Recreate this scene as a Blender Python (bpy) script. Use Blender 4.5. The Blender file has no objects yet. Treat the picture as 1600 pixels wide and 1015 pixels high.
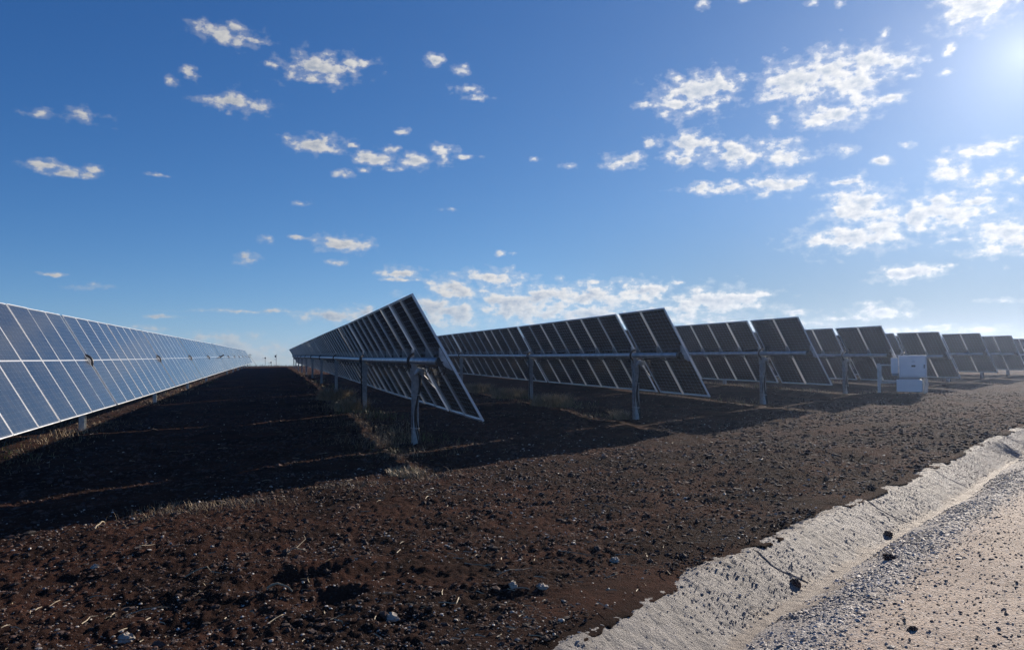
import bpy, bmesh, math, random
import numpy as np
from mathutils import Matrix, Vector

scene = bpy.context.scene
COL = scene.collection
rng = np.random.default_rng(7)
random.seed(7)

# ------------------------------------------------------------------ camera
F_PX, YAW, PITCH, ROLL = 1184.67, math.radians(17.3817), math.radians(2.7077), math.radians(-0.2509)
cy, sy, cp, sp = math.cos(YAW), math.sin(YAW), math.cos(PITCH), math.sin(PITCH)
C_F = np.array([sy*cp, cy*cp, sp]); _r0 = np.array([cy, -sy, 0.0]); _u0 = np.cross(_r0, C_F)
C_R = math.cos(ROLL)*_r0 + math.sin(ROLL)*_u0
C_U = -math.sin(ROLL)*_r0 + math.cos(ROLL)*_u0
cam = bpy.data.cameras.new("camera"); cam_o = bpy.data.objects.new("camera", cam); COL.objects.link(cam_o)
cam.sensor_width = 36.0; cam.lens = 36.0*F_PX/1600.0; cam.clip_start = 0.05; cam.clip_end = 6000
m = Matrix.Identity(4)
for i in range(3):
    m[i][0], m[i][1], m[i][2] = C_R[i], C_U[i], -C_F[i]
cam_o.matrix_world = m
scene.camera = cam_o

# ------------------------------------------------------------------ light, exposure
SUN_AZ, SUN_EL = math.radians(52.0), math.radians(18.7)
SUN = Vector((math.sin(SUN_AZ)*math.cos(SUN_EL), math.cos(SUN_AZ)*math.cos(SUN_EL), math.sin(SUN_EL)))
sl = bpy.data.lights.new("sun", 'SUN'); sl.energy = 5.0; sl.angle = math.radians(0.5); sl.color = (1.0, 0.88, 0.74)
so = bpy.data.objects.new("sun", sl); COL.objects.link(so)
so.rotation_euler = (-SUN).to_track_quat('-Z', 'Y').to_euler()
scene.view_settings.view_transform = 'Standard'; scene.view_settings.look = 'None'
scene.view_settings.exposure = 0.55; scene.view_settings.gamma = 1.0; scene.view_settings.use_curve_mapping = False
SKY_STRENGTH = 0.08
HAZE, HAZE_G = 0.00075, 0.72
scene.cycles.use_denoising = True
scene.cycles.max_bounces = 6
scene.cycles.volume_bounces = 0

# ------------------------------------------------------------------ node helpers
def setin(nt, sock, v):
    if v is None: return
    if isinstance(v, bpy.types.NodeSocket): nt.links.new(v, sock)
    else: sock.default_value = v
def math_n(nt, op, a, b=None, c=None, clamp=False):
    n = nt.nodes.new("ShaderNodeMath"); n.operation = op; n.use_clamp = clamp
    for i, v in enumerate((a, b, c)): setin(nt, n.inputs[i], v)
    return n.outputs[0]
def vmath(nt, op, a, b=None, c=None):
    n = nt.nodes.new("ShaderNodeVectorMath"); n.operation = op
    for i, v in enumerate((a, b, c)):
        if v is not None: setin(nt, n.inputs[i], v)
    return n.outputs['Value'] if op in ('LENGTH', 'DOT_PRODUCT', 'DISTANCE') else n.outputs['Vector']
def smooth(nt, x, a, b, lo=0.0, hi=1.0):
    n = nt.nodes.new("ShaderNodeMapRange"); n.interpolation_type = 'SMOOTHSTEP'
    setin(nt, n.inputs['Value'], x)
    for k, v in (('From Min', a), ('From Max', b), ('To Min', lo), ('To Max', hi)): n.inputs[k].default_value = v
    return n.outputs['Result']
def noise(nt, vec, scale, detail=4, rough=0.55, dist=0.0, color=False):
    n = nt.nodes.new("ShaderNodeTexNoise"); n.inputs['Scale'].default_value = scale
    n.inputs['Detail'].default_value = detail; n.inputs['Roughness'].default_value = rough; n.inputs['Distortion'].default_value = dist
    if vec is not None: nt.links.new(vec, n.inputs['Vector'])
    return n.outputs['Color' if color else 'Fac']
def mix(nt, fac, a, b):
    n = nt.nodes.new("ShaderNodeMix"); n.data_type = 'RGBA'
    setin(nt, n.inputs[0], fac); setin(nt, n.inputs[6], a); setin(nt, n.inputs[7], b)
    return n.outputs[2]
def rgb(r, g, b): return (r, g, b, 1.0)

# ------------------------------------------------------------------ world: clear sky with scattered small cumulus
def ray(x, y):
    d = C_F + (x-800)/F_PX*C_R - (y-507.5)/F_PX*C_U
    return d/np.linalg.norm(d)
def azel(x, y):
    d = ray(x, y); return math.atan2(d[0], d[1]), math.asin(d[2])
# direction, half width, half height, thinness (0 full cloud .. 0.6 wisp): read off the photograph's sky
CLOUDS = [
 (352,52,40,15,.1),(395,63,27,5,.25),(372,67,16,7,.2),(296,110,12,11,.2),(268,128,11,8,.15),(500,107,50,20,0),(556,97,28,7,.35),(492,125,28,6,.3),
 (370,159,40,13,.1),(360,176,7,4,.4),(428,101,14,6,.45),(495,226,40,13,.05),(551,229,12,4,.2),(573,242,28,9,.05),(596,249,28,8,.05),(646,251,32,11,0),
 (689,251,16,7,.2),(607,233,18,6,.2),(693,233,18,8,.3),(539,272,16,5,.25),(569,265,12,5,.25),(612,264,14,4,.3),(630,205,10,5,.4),(727,245,17,4,.4),
 (680,94,18,8,.1),(714,110,18,7,.2),(730,140,17,7,.2),(748,154,15,5,.2),(471,318,10,6,.2),(537,380,40,12,0),(385,405,15,8,.05),(415,372,10,7,.3),
 (465,372,17,3,.45),(528,410,14,5,.4),(623,426,30,9,.1),(625,437,28,3,.3),(703,326,11,3,.35),(782,396,9,4,.3),(800,397,8,3,.4),(77,260,36,8,.25),
 (95,270,22,6,.25),(143,261,20,7,.3),(140,273,18,5,.3),(246,275,13,3,.3),(109,178,55,12,1.0),(79,427,30,3,.6),(129,447,30,5,.8),(392,486,78,3,.3),(249,493,32,3,.45),
 (1088,145,52,26,-.1),(1060,165,30,18,0),(1125,135,25,16,0),(1250,128,58,28,-.15),(1300,110,52,27,-.15),(1358,98,56,21,-.1),(1340,135,36,28,-.1),(1212,150,36,9,.1),(1402,98,28,10,.1),
 (1300,182,56,16,-.05),(1280,172,26,10,0),(1392,153,24,9,.05),(1160,122,16,7,.2),(1077,225,36,18,-.1),(1070,255,16,8,.1),(1150,240,54,17,-.1),(1222,240,34,19,-.1),
 (982,250,30,9,.1),(955,259,18,7,.2),(1215,288,46,13,-.05),(1125,293,52,9,.05),(1320,234,18,8,.15),(1380,250,16,7,.15),(1208,190,11,7,.2),(1003,164,12,6,.3),
 (1012,225,10,7,.2),(1030,226,8,7,.25),(1340,320,46,28,-.15),(1475,330,72,24,-.15),(1530,318,40,9,0),(1430,340,40,24,-.1),(1335,370,74,19,-.15),(1385,352,36,26,-.1),(1290,376,30,10,0),
 (1550,232,62,12,-.05),(1485,268,34,18,0),(1555,278,58,12,0),(1575,368,56,27,-.1),(1500,375,27,4,.2),(1420,427,46,12,-.05),(1520,12,46,28,-.2),(1495,33,26,9,.1),
 (1485,74,9,9,0),(1447,92,11,6,.1),(1100,4,10,8,.2),(1160,3,8,5,.3),(1270,6,10,5,.3),(1310,8,10,4,.35),(1385,52,8,6,.3),(1480,113,14,6,.3),(1425,118,12,5,.35),(890,260,11,4,.3),(835,248,9,4,.35),
 (1415,226,9,5,.25),(1320,285,28,4,.4),(766,432,56,11,0),(706,450,30,15,-.1),(1001,455,42,15,-.1),(916,464,62,17,-.15),(816,473,92,24,-.15),(1115,472,72,20,-.15),(1194,459,20,7,.1),
 (695,487,62,22,-.1),(960,495,155,19,-.1),(524,494,55,9,.15),(560,488,30,8,.2),(1380,484,46,11,.1),(1315,497,44,5,.2),(1440,516,120,7,.15),(1244,490,22,5,.3),(1200,508,90,8,.2),
 (345,527,60,9,.35),(370,545,110,14,.35),(420,560,90,9,.35),(230,512,30,5,.55),(1370,424,20,5,.4),(1560,470,30,4,.55),(1480,415,16,4,.35),(930,442,14,4,.2),(1060,440,12,4,.4)]
world = bpy.data.worlds.new("World"); scene.world = world; world.use_nodes = True
nt = world.node_tree; nt.nodes.clear()
out = nt.nodes.new("ShaderNodeOutputWorld")
tc = nt.nodes.new("ShaderNodeTexCoord")
sky = nt.nodes.new("ShaderNodeTexSky"); sky.sky_type = 'NISHITA'; sky.sun_disc = False
sky.sun_elevation = SUN_EL; sky.sun_rotation = SUN_AZ; sky.air_density = 0.6; sky.dust_density = 0.06; sky.ozone_density = 6.0; sky.altitude = 300
hsv = nt.nodes.new("ShaderNodeHueSaturation"); hsv.inputs['Saturation'].default_value = 1.14; hsv.inputs['Value'].default_value = 1.04; hsv.inputs['Hue'].default_value = 0.508
# the bright sky near the sun and horizon rolls off gently: its colour is compressed
soft = vmath(nt, 'DIVIDE', sky.outputs[0], vmath(nt, 'MULTIPLY_ADD', sky.outputs[0], (.085, .085, .085), (.77, .77, .77)))
nt.links.new(soft, hsv.inputs['Color'])
bg = nt.nodes.new("ShaderNodeBackground"); bg.inputs['Strength'].default_value = SKY_STRENGTH
SKYCOL = hsv.outputs[0]
sep = nt.nodes.new("ShaderNodeSeparateXYZ"); nt.links.new(tc.outputs['Generated'], sep.inputs[0])
az = math_n(nt, 'ARCTAN2', sep.outputs[0], sep.outputs[1]); el = math_n(nt, 'ARCSINE', sep.outputs[2])
comb = nt.nodes.new("ShaderNodeCombineXYZ"); nt.links.new(az, comb.inputs[0]); nt.links.new(math_n(nt, 'MULTIPLY', el, 1.5), comb.inputs[1])
P0 = comb.outputs[0]
warp = vmath(nt, 'MULTIPLY', vmath(nt, 'SUBTRACT', noise(nt, P0, 38, 3, .6, color=True), (.5, .5, .5)), (.020, .011, 0))
comb2 = nt.nodes.new("ShaderNodeCombineXYZ"); nt.links.new(az, comb2.inputs[0]); nt.links.new(el, comb2.inputs[1])
sunv = vmath(nt, 'DOT_PRODUCT', tc.outputs['Generated'], tuple(SUN))
# sky colour turned down near the horizon, below the sun
dim = math_n(nt, 'MULTIPLY', smooth(nt, el, .03, .22, .42, 0.0), smooth(nt, sunv, .80, .98))
nt.links.new(vmath(nt, 'MULTIPLY', SKYCOL, vmath(nt, 'SUBTRACT', (1, 1, 1), vmath(nt, 'MULTIPLY', (.85, .92, 1.0), dim))), bg.inputs['Color'])
PW = vmath(nt, 'ADD', comb2.outputs[0], warp)
acc = None
for (x, y, hw, hh, thin) in CLOUDS:
    a0, e0 = azel(x, y)
    a1, _ = azel(x+hw, y); _, e1 = azel(x, y-hh)
    sx, syy = 1/abs(a1-a0), 1/abs(e1-e0)
    v = vmath(nt, 'MULTIPLY_ADD', PW, (sx, syy, 0), (-a0*sx, -e0*syy, max(thin+(.18 if hw < 21 else 0), 0.0)))
    g = math_n(nt, 'SUBTRACT', 1.0 + max(-thin, 0.0), vmath(nt, 'LENGTH', v))
    acc = g if acc is None else math_n(nt, 'MAXIMUM', acc, g)
n1 = noise(nt, P0, 48, 7, .52)
n2 = noise(nt, vmath(nt, 'ADD', P0, (.0046, .0038, 0)), 48, 7, .52)
n3 = noise(nt, P0, 150, 6, .6)
field = math_n(nt, 'MULTIPLY_ADD', math_n(nt, 'SUBTRACT', n1, .458), 3.8, acc)
field = math_n(nt, 'MULTIPLY_ADD', math_n(nt, 'SUBTRACT', n3, .5), .75, field)
dens = math_n(nt, 'MAXIMUM', smooth(nt, field, 0.0, .95), smooth(nt, field, -.45, .45, 0, .24))
core = smooth(nt, field, 0.40, 1.4)
emb = math_n(nt, 'MULTIPLY', math_n(nt, 'SUBTRACT', n1, n2), 3.4)
lum = math_n(nt, 'ADD', math_n(nt, 'MULTIPLY_ADD', core, -.80, 1.0), emb, clamp=True)
ccol = mix(nt, lum, rgb(.50, .57, .69), rgb(1.0, .98, .95))
lowfade = smooth(nt, el, .0, .10, .50, .0)
bgc = nt.nodes.new("ShaderNodeBackground"); nt.links.new(ccol, bgc.inputs['Color'])
nt.links.new(smooth(nt, sunv, .55, 1.0, .42, .66), bgc.inputs['Strength'])
# aureole of the low sun
aur = nt.nodes.new("ShaderNodeBackground"); aur.inputs['Color'].default_value = rgb(1.0, .96, .90)
ang_ = math_n(nt, 'ARCCOSINE', math_n(nt, 'MINIMUM', sunv, .99999))
nt.links.new(math_n(nt, 'MULTIPLY', math_n(nt, 'EXPONENT', math_n(nt, 'MULTIPLY', ang_, -17.0)), .34), aur.inputs['Strength'])
ms = nt.nodes.new("ShaderNodeMixShader")
nt.links.new(math_n(nt, 'MULTIPLY', dens, math_n(nt, 'SUBTRACT', .95, lowfade)), ms.inputs[0])
nt.links.new(bg.outputs[0], ms.inputs[1]); nt.links.new(bgc.outputs[0], ms.inputs[2])
aur2 = nt.nodes.new("ShaderNodeBackground"); aur2.inputs['Color'].default_value = rgb(.70, .86, 1.0)
nt.links.new(math_n(nt, 'MULTIPLY', math_n(nt, 'EXPONENT', math_n(nt, 'MULTIPLY', ang_, -3.0)), .085), aur2.inputs['Strength'])
ads0 = nt.nodes.new("ShaderNodeAddShader"); nt.links.new(bg.outputs[0], ads0.inputs[0]); nt.links.new(aur2.outputs[0], ads0.inputs[1]); nt.links.new(ads0.outputs[0], ms.inputs[1])
ads = nt.nodes.new("ShaderNodeAddShader"); nt.links.new(ms.outputs[0], ads.inputs[0]); nt.links.new(aur.outputs[0], ads.inputs[1])
nt.links.new(ads.outputs[0], out.inputs['Surface'])
world.cycles.sampling_method = 'MANUAL'; world.cycles.sample_map_resolution = 512

# ------------------------------------------------------------------ terrain functions
def hash2(ix, iy, seed):
    h = (ix.astype(np.int64)*374761393 + iy.astype(np.int64)*668265263 + seed*1442695041) & 0xffffffff
    h = ((h ^ (h >> 13))*1274126177) & 0xffffffff
    return ((h ^ (h >> 16)) & 0xffffff)/float(0xffffff)
def vnoise(x, y, seed=0):
    ix, iy = np.floor(x), np.floor(y); fx, fy = x-ix, y-iy
    fx = fx*fx*fx*(fx*(fx*6-15)+10); fy = fy*fy*fy*(fy*(fy*6-15)+10)
    a, b, c, d = hash2(ix, iy, seed), hash2(ix+1, iy, seed), hash2(ix, iy+1, seed), hash2(ix+1, iy+1, seed)
    return (a*(1-fx)+b*fx)*(1-fy)+(c*(1-fx)+d*fx)*fy - .5
def fbm(x, y, freq, octv, seed=0, gain=.5):
    s, a = 0, 1.0
    for k in range(octv):
        s = s + a*vnoise(x*freq*(2.03**k)+17.3*k, y*freq*(2.03**k)-9.1*k, seed+k); a *= gain
    return s
def base_z(v, u):
    z = np.interp(u, [-40,0,10,14,22,33,60,100,128,160,300,700], [-1.55,-1.53,-1.53,-1.5,-1.42,-1.28,-1.08,-.86,-.72,-.86,-2.9,-3.6])
    return z + np.interp(v, [-60,-8,0,8,16,35,80,700], [-.2,-.08,0,.04,.1,.12,.15,.2])
# edge line between the soil and the concrete drain (v,u) metres
S_PTS = np.array([(-9.0,-2.6),(-3.0,1.0),(0.2,2.95),(1.44,3.85),(2.53,4.61),(3.8,5.41),(5.66,6.53),(7.87,7.8),(10.13,9.22),(12.57,10.68),(14.9,12.0),(22.7,16.4),(40.5,26.4),(76,46.4),(140,82)])
def _dense(P, n=1400):
    seg = np.r_[0, np.cumsum(np.hypot(*np.diff(P, axis=0).T))]
    t = np.linspace(0, seg[-1], n)
    q = np.stack([np.interp(t, seg, P[:,0]), np.interp(t, seg, P[:,1])], -1)
    for _ in range(3):
        q[3:-3] = (q[:-6]+q[1:-5]+q[2:-4]+q[3:-3]+q[4:-2]+q[5:-1]+q[6:])/7
    return t, q
S_T, S_Q = _dense(S_PTS)
S_D = np.gradient(S_Q, axis=0); S_D /= np.linalg.norm(S_D, axis=1)[:,None]
S_N = np.stack([S_D[:,1], -S_D[:,0]], -1)            # towards the road
def drain_w(v, u):
    """signed distance from the soil edge line, positive on the road's side, and position along it"""
    v = np.asarray(v, float).ravel(); u = np.asarray(u, float).ravel()
    w = np.empty_like(v); t = np.empty_like(v)
    for s in range(0, len(v), 20000):
        dv = v[s:s+20000,None]-S_Q[None,::4,0]; du = u[s:s+20000,None]-S_Q[None,::4,1]
        i = np.argmin(dv*dv+du*du, 1); k = i*4
        a = np.arange(len(i))
        w[s:s+20000] = dv[a,i]*S_N[k,0]+du[a,i]*S_N[k,1]; t[s:s+20000] = S_T[k]+dv[a,i]*S_D[k,0]+du[a,i]*S_D[k,1]
    return w, t
def gpix(x, y, z=-1.5):
    d = ray(x, y); return d[0]*z/d[2], d[1]*z/d[2]
HOLLOWS = [(*gpix(462,902),.30,.11,.11,.45),(*gpix(515,932),.18,.11,.08,.45),(*gpix(110,900),.16,.10,.03,0),(*gpix(210,940),.22,.13,.035,.2),(*gpix(260,870),.3,.1,.025,0),
           (*gpix(630,960),.12,.08,.03,.1),(*gpix(800,930),.2,.10,.015,0),(*gpix(880,905),.2,.08,.015,.3),(*gpix(200,985),.35,.16,.04,.1),(*gpix(690,830),.3,.12,.025,0),(*gpix(330,760),.4,.15,.02,0)]
IP_Z = -1.165
def soil_z(v, u, fine=True):
    v = np.asarray(v, float); u = np.asarray(u, float)
    r = np.hypot(v, u)
    z = base_z(v, u)
    z = z + .10*fbm(v, u, .22, 3, 5)*np.clip((r-2)/8, .2, 1)*np.clip(1.4-r/140, .3, 1)
    if fine:
        far = np.clip(1.6-r/22, .25, 1)
        z = z + far*(.045*fbm(v, u, 1.2, 3, 11) + .020*fbm(v, u, 5.5, 3, 23, .6))
        cl = np.abs(fbm(v, u, 13, 2, 31)); z = z + far*.028*(cl-.15) + far*.014*fbm(v, u, 27, 2, 37)
        for (hv, hu, ra, rb, dep, ang) in HOLLOWS:
            a = (v-hv)*math.cos(ang)+(u-hu)*math.sin(ang); b = -(v-hv)*math.sin(ang)+(u-hu)*math.cos(ang)
            d2 = (a/ra)**2+(b/rb)**2
            z = z - dep*np.exp(-d2) + .35*dep*np.exp(-(np.sqrt(d2)-1.7)**2/.25)
    # a low pad of fill round the inverter cabinet
    k = np.exp(-((v-20.6)**2+(u-20.8)**2)/1.6**2)
    z = z + np.clip(k*1.5, 0, 1)*(IP_Z-z)
    return z

# ------------------------------------------------------------------ mesh helpers
def link(name, me, mat=None, parent=None):
    o = bpy.data.objects.new(name, me); COL.objects.link(o)
    if mat is not None and me is not None and not me.materials:
        for mm in (mat if isinstance(mat, (list, tuple)) else [mat]): me.materials.append(mm)
    if parent is not None: o.parent = parent
    return o
def mesh_np(name, V, Fq, smooth_=False, midx=None):
    me = bpy.data.meshes.new(name); V = np.asarray(V, np.float32); Fq = np.asarray(Fq, np.int32); k = Fq.shape[1]
    me.vertices.add(len(V)); me.vertices.foreach_set("co", V.ravel())
    me.loops.add(Fq.size); me.loops.foreach_set("vertex_index", Fq.ravel())
    me.polygons.add(len(Fq)); me.polygons.foreach_set("loop_start", np.arange(0, Fq.size, k, dtype=np.int32))
    me.polygons.foreach_set("loop_total", np.full(len(Fq), k, np.int32))
    if midx is not None: me.polygons.foreach_set("material_index", np.asarray(midx, np.int32))
    me.polygons.foreach_set("use_smooth", np.full(len(Fq), bool(smooth_)))
    me.update(calc_edges=True); me.validate(); return me
def grid_faces(nr, nc, wrap=False):
    i = np.arange(nr-1)[:,None]*nc; j = np.arange(nc if wrap else nc-1)[None,:]; j2 = (j+1) % nc
    return np.stack([i+j, i+j2, i+nc+j2, i+nc+j], -1).reshape(-1, 4)
class MB:
    """collects boxes, tubes and prisms into one mesh"""
    def __init__(s): s.bm = bmesh.new()
    def box(s, x0, x1, y0, y1, z0, z1, M=None):
        vs = [s.bm.verts.new(Vector(c) if M is None else M @ Vector(c)) for c in
              ((x0,y0,z0),(x1,y0,z0),(x1,y1,z0),(x0,y1,z0),(x0,y0,z1),(x1,y0,z1),(x1,y1,z1),(x0,y1,z1))]
        for f in ((3,2,1,0),(4,5,6,7),(0,1,5,4),(1,2,6,5),(2,3,7,6),(3,0,4,7)): s.bm.faces.new([vs[i] for i in f])
        return s
    def tube(s, pts, rad, n=10, cap=True):
        pts = [Vector(p) for p in pts]; rings = []
        rad = rad if isinstance(rad, (list, tuple)) else [rad]*len(pts)
        up0 = None
        for i, p in enumerate(pts):
            d = (pts[min(i+1, len(pts)-1)]-pts[max(i-1, 0)]).normalized()
            if up0 is None: up0 = d.orthogonal().normalized()
            a = (up0-d*up0.dot(d)).normalized(); b = d.cross(a); up0 = a
            rings.append([s.bm.verts.new(p+(a*math.cos(2*math.pi*k/n)+b*math.sin(2*math.pi*k/n))*rad[i]) for k in range(n)])
        for r0, r1 in zip(rings, rings[1:]):
            for k in range(n):
                f = s.bm.faces.new((r0[k], r0[(k+1) % n], r1[(k+1) % n], r1[k])); f.smooth = n > 6
        if cap: s.bm.faces.new(rings[0][::-1]); s.bm.faces.new(rings[-1])
        return s
    def prism(s, poly, axis_lo, axis_hi, fn):
        """extrude a 2D polygon; fn(a,b,t) gives the point"""
        lo = [s.bm.verts.new(fn(a, b, axis_lo)) for a, b in poly]; hi = [s.bm.verts.new(fn(a, b, axis_hi)) for a, b in poly]
        n = len(poly)
        for k in range(n): s.bm.faces.new((lo[k], lo[(k+1) % n], hi[(k+1) % n], hi[k]))
        s.bm.faces.new(lo[::-1]); s.bm.faces.new(hi); return s
    def mesh(s, name):
        bmesh.ops.recalc_face_normals(s.bm, faces=s.bm.faces[:])
        me = bpy.data.meshes.new(name); s.bm.to_mesh(me); s.bm.free(); return me
def empty(name, loc, label=None, cat=None, group=None):
    o = bpy.data.objects.new(name, None); COL.objects.link(o); o.location = loc; o.empty_display_size = .2
    tag(o, label, cat, group); return o
def tag(o, label=None, cat=None, group=None, kind=None):
    for k, v in (('label', label), ('category', cat), ('group', group), ('kind', kind)):
        if v: o[k] = v
    return o

# ------------------------------------------------------------------ materials
def new_mat(name):
    mt = bpy.data.materials.new(name); mt.use_nodes = True; t = mt.node_tree; b = t.nodes['Principled BSDF']
    return mt, t, b
def objco(t, kind='Object'):
    return t.nodes.new("ShaderNodeTexCoord").outputs[kind]
def simple(name, col, rough=.6, metal=0.0, var=.25, scale=9.0, bump=.15, bscale=60, coords='Object', island=0.0):
    mt, t, b = new_mat(name); co = objco(t, coords)
    n = noise(t, co, scale, 5, .6)
    dark = rgb(*[c*(1-var) for c in col]); lite = rgb(*[min(1, c*(1+var)) for c in col])
    cc = mix(t, smooth(t, n, .3, .7), dark, lite)
    if island:
        gi = t.nodes.new("ShaderNodeNewGeometry").outputs['Random Per Island']
        cc = mix(t, smooth(t, gi, 0, 1, 0, 1), mix(t, island, cc, rgb(.02,.016,.014)), cc)
        if col[0] > .2: cc = mix(t, smooth(t, gi, .8, 1, 0, .5), cc, rgb(.62,.60,.57))
    t.links.new(cc, b.inputs['Base Color'])
    t.links.new(math_n(t, 'MULTIPLY_ADD', noise(t, co, scale*2.3, 3), .3, rough-.15), b.inputs['Roughness'])
    b.inputs['Metallic'].default_value = metal
    if bump:
        bp = t.nodes.new("ShaderNodeBump"); bp.inputs['Strength'].default_value = bump; bp.inputs['Distance'].default_value = .01
        t.links.new(noise(t, co, bscale, 4), bp.inputs['Height']); t.links.new(bp.outputs[0], b.inputs['Normal'])
    return mt
M_ALU = simple("anodised_aluminium", (.74,.75,.76), .42, .45, .06, 3, 0)
M_GALV = simple("galvanised_steel", (.42,.44,.46), .45, .55, .22, 14, .05)
M_TUBE = simple("galvanised_tube", (.46,.48,.50), .40, .6, .18, 5, .04)
M_DARK = simple("black_plastic", (.018,.018,.02), .5, 0, .3, 8, 0)
M_KNOB = simple("pale_plastic", (.55,.56,.56), .45, 0, .08, 8, 0)
M_PAINT = simple("white_cabinet_paint", (.93,.92,.90), .45, 0, .05, 2.5, .02, 90)
M_GREY = simple("grey_cabinet_paint", (.30,.32,.36), .5, 0, .08, 3, 0)
M_MAST = simple("weathered_mast_steel", (.12,.12,.13), .6, .3, .2, 3, 0)

def panel_mat():
    mt, t, b = new_mat("photovoltaic_laminate"); co = objco(t)
    s = t.nodes.new("ShaderNodeSeparateXYZ"); t.links.new(co, s.inputs[0]); x, y = s.outputs[0], s.outputs[1]
    PX, PY = .1790, .0905
    dx = math_n(t, 'MULTIPLY', math_n(t, 'ABSOLUTE', math_n(t, 'SUBTRACT', math_n(t, 'FRACT', math_n(t, 'ADD', math_n(t, 'DIVIDE', x, PX), .5)), .5)), PX)
    ya = math_n(t, 'SUBTRACT', math_n(t, 'ABSOLUTE', y), .012)
    dy = math_n(t, 'MULTIPLY', math_n(t, 'ABSOLUTE', math_n(t, 'SUBTRACT', math_n(t, 'FRACT', math_n(t, 'ADD', math_n(t, 'DIVIDE', ya, PY), .5)), .5)), PY)
    lx = math_n(t, 'LESS_THAN', dx, .0020); ly = math_n(t, 'LESS_THAN', dy, .0014)
    dia = math_n(t, 'LESS_THAN', math_n(t, 'ADD', dx, dy), .0095)
    edge = math_n(t, 'MAXIMUM', math_n(t, 'GREATER_THAN', math_n(t, 'ABSOLUTE', x), 3*PX), math_n(t, 'GREATER_THAN', ya, 12*PY))
    gap = math_n(t, 'MAXIMUM', math_n(t, 'MAXIMUM', lx, ly), math_n(t, 'MAXIMUM', dia, edge))
    mid = math_n(t, 'LESS_THAN', ya, 0.0)
    oi = t.nodes.new("ShaderNodeObjectInfo")
    bus = math_n(t, 'LESS_THAN', math_n(t, 'ABSOLUTE', math_n(t, 'SUBTRACT', math_n(t, 'FRACT', math_n(t, 'DIVIDE', x, PX/9)), .5)), .035)
    cell = mix(t, oi.outputs['Random'], rgb(.008,.015,.030), rgb(.017,.030,.052))
    cell = mix(t, math_n(t, 'MULTIPLY', bus, .35), cell, rgb(.12,.13,.15))
    dust = noise(t, co, 3.0, 5, .65)
    front = math_n(t, 'GREATER_THAN', s.outputs[2], .029)
    cell = mix(t, math_n(t, 'MULTIPLY', smooth(t, dust, .3, .75, .04, .13), front), cell, rgb(.27,.27,.27))
    c = mix(t, gap, cell, rgb(.22,.26,.31)); c = mix(t, mid, c, rgb(.62,.63,.64))
    t.links.new(c, b.inputs['Base Color'])
    t.links.new(smooth(t, dust, .3, .7, .10, .20), b.inputs['Roughness']); b.inputs['IOR'].default_value = 1.45
    tr = t.nodes.new("ShaderNodeBsdfTranslucent"); tr.inputs[0].default_value = rgb(.34,.46,.62)
    mx = t.nodes.new("ShaderNodeMixShader"); o = t.nodes['Material Output']
    t.links.new(math_n(t, 'MULTIPLY', gap, .55), mx.inputs[0]); t.links.new(b.outputs[0], mx.inputs[1]); t.links.new(tr.outputs[0], mx.inputs[2])
    t.links.new(mx.outputs[0], o.inputs['Surface']); return mt
M_PV = panel_mat()

def soil_mat():
    mt, t, b = new_mat("dark_loam_soil"); co = objco(t)
    n = noise(t, co, 1.1, 6, .62); n2 = noise(t, co, 9, 6, .65); n3 = noise(t, co, 70, 4, .6)
    c = mix(t, smooth(t, n, .35, .68), rgb(.029,.018,.015), rgb(.090,.043,.031))
    c = mix(t, smooth(t, n2, .38, .7, 0, .75), c, rgb(.052,.031,.025))
    c = mix(t, smooth(t, n3, .60, .78, 0, .5), c, rgb(.060,.046,.040))
    t.links.new(c, b.inputs['Base Color']); b.inputs['Roughness'].default_value = .95; b.inputs['Specular IOR Level'].default_value = .02
    bp = t.nodes.new("ShaderNodeBump"); bp.inputs['Strength'].default_value = 1.0; bp.inputs['Distance'].default_value = .075
    h = math_n(t, 'MULTIPLY_ADD', noise(t, co, 16, 6, .75), 1.0, math_n(t, 'MULTIPLY', noise(t, co, 75, 4, .7), .45))
    t.links.new(h, bp.inputs['Height']); t.links.new(bp.outputs[0], b.inputs['Normal']); return mt
M_SOIL = soil_mat()
M_STONE = simple("pale_field_stone", (.36,.315,.265), .8, 0, .35, 9, .3, 60)
M_CLOD = simple("soil_clod", (.080,.043,.033), .95, 0, .4, 4, .4, 90, island=.75)
M_PEB = simple("pale_pebble", (.52,.47,.41), .75, 0, .3, 3.0, .2, 150, island=.6)
M_STRAW = simple("dry_straw", (.36,.29,.19), .7, 0, .3, 2, 0)
M_GREEN = simple("green_grass", (.11,.13,.035), .6, 0, .4, 1.5, 0)
M_DRYG = simple("dry_grass", (.36,.27,.16), .7, 0, .4, 1.2, 0)
M_SHRUB = simple("brown_scrub", (.10,.075,.05), .8, 0, .4, 1.2, 0)

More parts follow.
